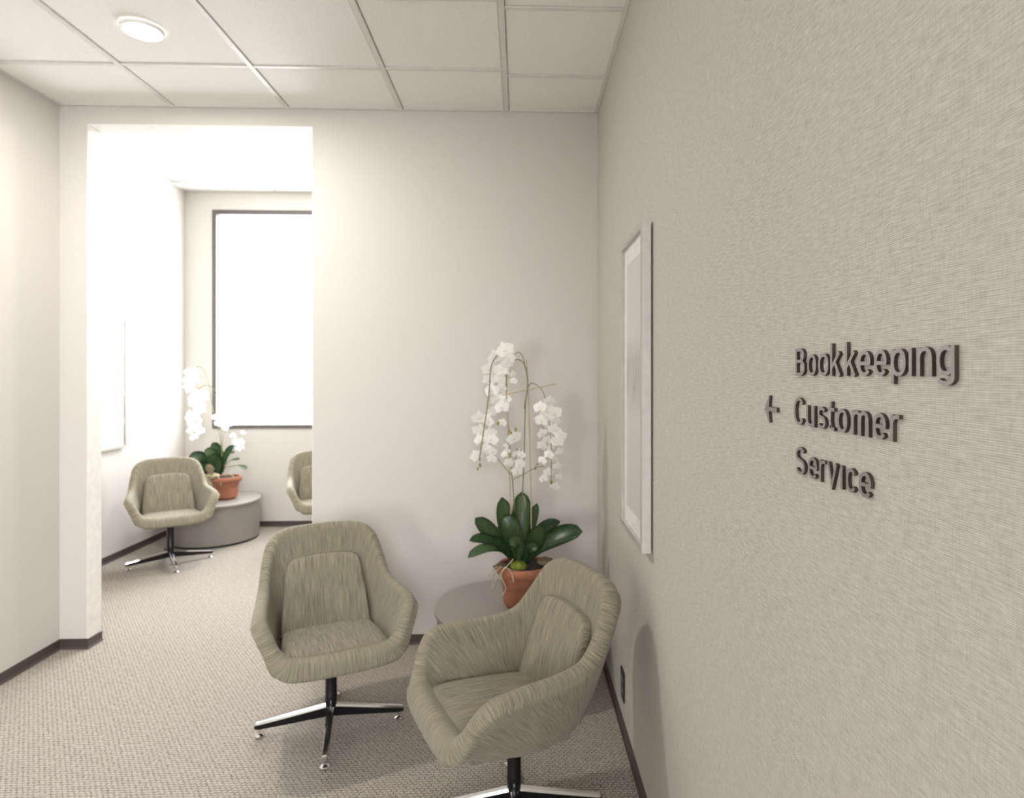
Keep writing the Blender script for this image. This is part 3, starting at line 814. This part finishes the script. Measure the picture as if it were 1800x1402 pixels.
# ------------------------------------------------------------------ framed prints
def picture(wall_x, side, y0, y1, z0, z1, label, gap=0.006, depth=0.030):
    """side = -1: hangs on a wall to the right (faces -X); +1 faces +X"""
    root = thing('framed_print', label, 'picture', (wall_x, (y0+y1)/2, z0), 0, 'tall framed prints')
    hw = (y1-y0)/2; H = z1-z0; fw = 0.020
    def bxs(name, lst, mat):
        bm = bmesh.new()
        for a, b, c, d, e, f, mi in lst:
            xs = sorted((side*a, side*b)); bxx(bm, xs[0], xs[1], c, d, e, f, mi)
        return from_bm(name, bm, mat, root)
    g, dp = gap, gap+depth
    for nm, q in (('frame_side', (-hw, -hw+fw, 0, H)), ('frame_side', (hw-fw, hw, 0, H)), ('frame_rail', (-hw+fw, hw-fw, 0, fw)), ('frame_rail', (-hw+fw, hw-fw, H-fw, H))):
        bxs(nm, [(g, dp-0.0015, q[0], q[1], q[2], q[3], 0), (dp-0.0015, dp, q[0], q[1], q[2], q[3], 1)], [M['frame_white'], M['frame_face']])
    mt = bxs('mat_board', [(g+0.004, dp-0.013, -hw+fw, hw-fw, fw, H-fw, 0)], M['mat'])
    # print
    xx = side*(dp-0.0125); a = 0.050
    me = bpy.data.meshes.new('art_print'); y_, z_ = hw-fw-a, H-fw-a*1.2
    vs = [(xx, -y_, fw+a*1.2), (xx, y_, fw+a*1.2), (xx, y_, z_), (xx, -y_, z_)]
    me.from_pydata(vs, [], [(0, 1, 2, 3) if side > 0 else (3, 2, 1, 0)])
    uv = me.uv_layers.new(name='UVMap'); co = [(0, 0), (1, 0), (1, 1), (0, 1)]
    for li, l in enumerate(me.loops): uv.data[li].uv = co[l.vertex_index]
    link_mesh('art_print', me, M['print'], root)
    bxs('picture_glass', [(dp-0.008, dp-0.006, -hw+fw, hw-fw, fw, H-fw, 0)], M['glass'])
picture(XR, -1, 1.934, 2.345, 0.872, 1.905, 'tall pale framed print on the right wall above the near chair')
picture(XFL, 1, 4.62, 5.03, 0.855, 1.865, 'tall white framed print on the far room left wall', depth=0.028)

# ------------------------------------------------------------------ wall socket
so = thing('wall_socket', 'dark power socket low on the right wall behind the near chair', 'socket', (XR, 2.49, 0.19))
bm = bmesh.new(); bxx(bm, -0.006, 0, -0.038, 0.038, -0.06, 0.06); bmesh.ops.bevel(bm, geom=bm.edges[:], offset=0.002, segments=2, affect='EDGES')
from_bm('cover_plate', bm, M['outlet'], so)
for z in (-0.021, 0.021):
    bm = bmesh.new(); bxx(bm, -0.0075, -0.005, -0.017, 0.017, z-0.014, z+0.014)
    rc = from_bm('receptacle', bm, M['grey_plastic'], so)
    boxes('slot', [(-0.0079, -0.0074, yy-0.0012, yy+0.0012, z-0.005, z+0.006) for yy in (-0.006, 0.006)], M['black'], rc)

# ------------------------------------------------------------------ raised lettering on the right wall
FX = XR - 0.0048
def y_on(px, X=FX):
    r = (px-951.0)/F_PX; c, s = math.cos(YAW), math.sin(YAW)
    return X*(c - r*s)/(s + r*c)
TH = 0.0052
XH, CAP, ASC, DES = 0.0300, 0.0398, 0.0425, 0.0088
def ell(x0, x1, y0, y1, a0, a1, n=22, e=2.25):
    cx, cy, rx, ry = (x0+x1)/2, (y0+y1)/2, (x1-x0)/2, (y1-y0)/2; out = []
    for i in range(n+1):
        a = math.radians(a0+(a1-a0)*i/n); ca, sa = math.cos(a), math.sin(a)
        out.append((cx+rx*math.copysign(abs(ca)**(2/e), ca), cy+ry*math.copysign(abs(sa)**(2/e), sa)))
    return out
def glyph(ch, W):
    h = TH/2; hh = h*0.86
    L = []
    if ch == 'o': L = [ell(h, W-h, hh, XH-hh, 0, 360, 36)]
    elif ch == 'B':
        m = CAP*0.53
        L = [[(h, 0), (h, CAP)], [(h, CAP-hh), (W*0.45, CAP-hh)] + ell(W*0.45-(W*0.48-h), W*0.93-h, m, CAP-hh, 90, -90, 14) + [(h, m)],
             [(W*0.45, m)] + ell(W*0.5-(W*0.5-h), W-h, hh, m, 90, -90, 14) + [(h, hh)]]
    elif ch == 'k':
        L = [[(h, 0), (h, ASC)], [(h, XH*0.33), (W-h*1.5, XH)], [(W*0.42, XH*0.60), (W-h, 0)]]
    elif ch == 'e':
        L = [ell(h, W-h, hh, XH-hh, 2, 322, 32), [(h, XH*0.50), (W-h*0.3, XH*0.50)]]
    elif ch == 'c':
        L = [ell(h, W-h, hh, XH-hh, 36, 324, 30)]
    elif ch == 'C':
        L = [ell(h, W-h, hh, CAP-hh, 36, 324, 34)]
    elif ch == 'p':
        L = [[(h, -DES), (h, XH-0.0003)], ell(h, W-h, hh, XH-hh, 0, 360, 36)]
    elif ch == 'i': L = [[(W/2, 0), (W/2, XH)]]
    elif ch == 'n':
        L = [[(h, 0), (h, XH-0.0003)], ell(h, W-h, XH*0.22, XH-hh, 180, 0, 20) + [(W-h, 0)]]
    elif ch == 'm':
        c = W/2
        L = [[(h, 0), (h, XH-0.0003)], ell(h, c, XH*0.3, XH-hh, 180, 0, 16) + [(c, 0)], ell(c, W-h, XH*0.3, XH-hh, 180, 0, 16) + [(W-h, 0)]]
    elif ch == 'u':
        L = [[(W-h, XH), (W-h, 0.0003)], [(h, XH)] + ell(h, W-h, hh, XH*0.78, 180, 360, 20)]
    elif ch == 'r':
        L = [[(h, 0), (h, XH-0.0003)], ell(h, W*1.35, XH*0.32, XH-hh, 180, 78, 12) + [(W, XH-hh*1.1)]]
    elif ch == 'v': L = [[(h*0.7, XH), (W/2, 0.001), (W-h*0.7, XH)]]
    elif ch == 't':
        s = W*0.42
        L = [[(s, XH*1.28), (s, 0.0075)] + ell(s, s+(W-s)*1.5, hh, 0.014, 180, 262, 8) + [(W, hh)], [(0, XH-hh), (W, XH-hh)]]
    elif ch in 'sS':
        H = XH if ch == 's' else CAP; m = H*0.52
        top = ell(h, W-h, m, H-hh, 28, 235, 18, 2.1); bot = ell(h, W-h, hh, m, 55, -158, 20, 2.1)
        L = [top + bot]
    elif ch == 'g':
        L = [[(W-h, XH-0.0003), (W-h, 0.0015)] + ell(h, W-h, -DES+hh, 0.006, 0, -158, 20), ell(h, W-h, hh*0.9+0.001, XH-hh, 0, 360, 36)]
    return L
def stroke(bm, path, hw, closed, to3):
    P = [Vector(p) for p in path]
    Q = [P[0]]
    for p in P[1:]:
        if (p-Q[-1]).length > 2e-5: Q.append(p)
    P = Q
    if closed and (P[0]-P[-1]).length < 1e-4: P.pop()
    n = len(P); rows = []
    for i, p in enumerate(P):
        a = P[i-1] if (i > 0 or closed) else None; b = P[(i+1) % n] if (i < n-1 or closed) else None
        ns = []
        if a is not None: d = (p-a).normalized(); ns.append(Vector((-d.y, d.x)))
        if b is not None: d = (b-p).normalized(); ns.append(Vector((-d.y, d.x)))
        m = ns[0] if len(ns) == 1 else (ns[0]+ns[1]).normalized()
        if len(ns) == 2: m = m/max(0.35, m.dot(ns[0]))
        # horizontal strokes are a little thinner, as in the sign's typeface
        k = Vector((m.x, m.y*0.86))*hw
        l, r = p+k, p-k
        rows.append([bm.verts.new(to3(l, 1)), bm.verts.new(to3(r, 1)), bm.verts.new(to3(r, 0)), bm.verts.new(to3(l, 0))])
    m = n if closed else n-1
    for i in range(m):
        A, B = rows[i], rows[(i+1) % n]
        for q in range(4):
            f = bm.faces.new((A[q], A[(q+1) % 4], B[(q+1) % 4], B[q])); f.material_index = 0 if q == 0 else 1
    if not closed:
        for r_ in (rows[0], rows[-1]):
            f = bm.faces.new(r_); f.material_index = 1
def letter(ch, px0, px1, base_z, label, group):
    ya, yb = y_on(px0), y_on(px1); W = ya-yb
    root_loc = Vector((XR, ya, base_z))
    bm = bmesh.new()
    for gi, path in enumerate(glyph(ch, W)):
        closed = (Vector(path[0])-Vector(path[-1])).length < 1e-6
        stroke(bm, path, TH/2, closed, lambda p, f: Vector((FX-XR-0.00006*gi if f else -0.0002-0.00003*gi, -p.x, p.y)))
    bmesh.ops.recalc_face_normals(bm, faces=bm.faces[:])
    o = from_bm('letter', bm, [M['letter_metal'], M['letter_side']]); o.location = root_loc
    tag(o, label, 'letter', group)
L1 = [('B', 1397.9, 1414.2, 'capital B'), ('o', 1418.8, 1434.3, 'first letter o, right after the B,'), ('o', 1437.9, 1456.1, 'second letter o, before the k,'), ('k', 1459.2, 1477.4, 'first letter k'), ('k', 1485, 1503.9, 'second letter k'),
      ('e', 1508.1, 1530, 'first letter e, after the kk,'), ('e', 1536.3, 1558.3, 'second letter e, before the p,'), ('p', 1566.1, 1591.9, 'letter p'), ('i', 1597.2, 1602.7, 'dotless letter i'), ('n', 1611.4, 1638.1, 'letter n'), ('g', 1645.7, 1677.7, 'final letter g')]
L2 = [('C', 1395.4, 1413.0, 'capital C'), ('u', 1417.2, 1431.4, 'letter u'), ('s', 1436.8, 1450.9, 'letter s'), ('t', 1455.6, 1466.2, 'letter t'), ('o', 1471, 1489.2, 'letter o'), ('m', 1496.7, 1526.9, 'letter m'), ('e', 1534.4, 1557.1, 'letter e'), ('r', 1564.7, 1580.2, 'final letter r')]
L3 = [('S', 1398.3, 1414.6, 'capital S'), ('e', 1420.1, 1436.1, 'first letter e, after the S,'), ('r', 1439.7, 1450.4, 'letter r'), ('v', 1453.9, 1470.6, 'letter v'), ('i', 1476.6, 1481.0, 'dotless letter i'), ('c', 1486.8, 1504.3, 'letter c'), ('e', 1509.4, 1531.2, 'last letter e')]
for word, rows, bz in (('Bookkeeping', L1, 1.4275), ('Customer', L2, 1.3555), ('Service', L3, 1.2835)):
    for ch, a, b, lab in rows:
        letter(ch, a, b, bz, 'grey raised %s of the word %s' % (lab, word), 'raised metal letters of the word %s' % word)
# arrow
ya, yb = y_on(1343.7), y_on(1365.4); W = ya-yb
pts = [(0, 0), (W*0.38, 0.0222), (W*0.44, 0.0212), (W*0.36, 0.0036), (W, 0.0036), (W, -0.0036), (W*0.36, -0.0036), (W*0.44, -0.0212), (W*0.38, -0.0222)]
bm = bmesh.new()
fr = [bm.verts.new((FX-XR, -x, z)) for x, z in pts]; bk = [bm.verts.new((-0.0002, -x, z)) for x, z in pts]
for q in ((0, 1, 2, 3), (0, 3, 6), (3, 4, 5, 6), (0, 6, 7, 8)):
    bm.faces.new([fr[k] for k in q]); bm.faces.new([bk[k] for k in q][::-1])
for i in range(len(pts)):
    j = (i+1) % len(pts); f = bm.faces.new((fr[i], fr[j], bk[j], bk[i])); f.material_index = 1
bmesh.ops.recalc_face_normals(bm, faces=bm.faces[:])
o = from_bm('arrow_sign', bm, [M['letter_metal'], M['letter_side']]); o.location = (XR, ya, 1.3725)
tag(o, 'grey raised arrow pointing left beside the word Customer', 'sign')
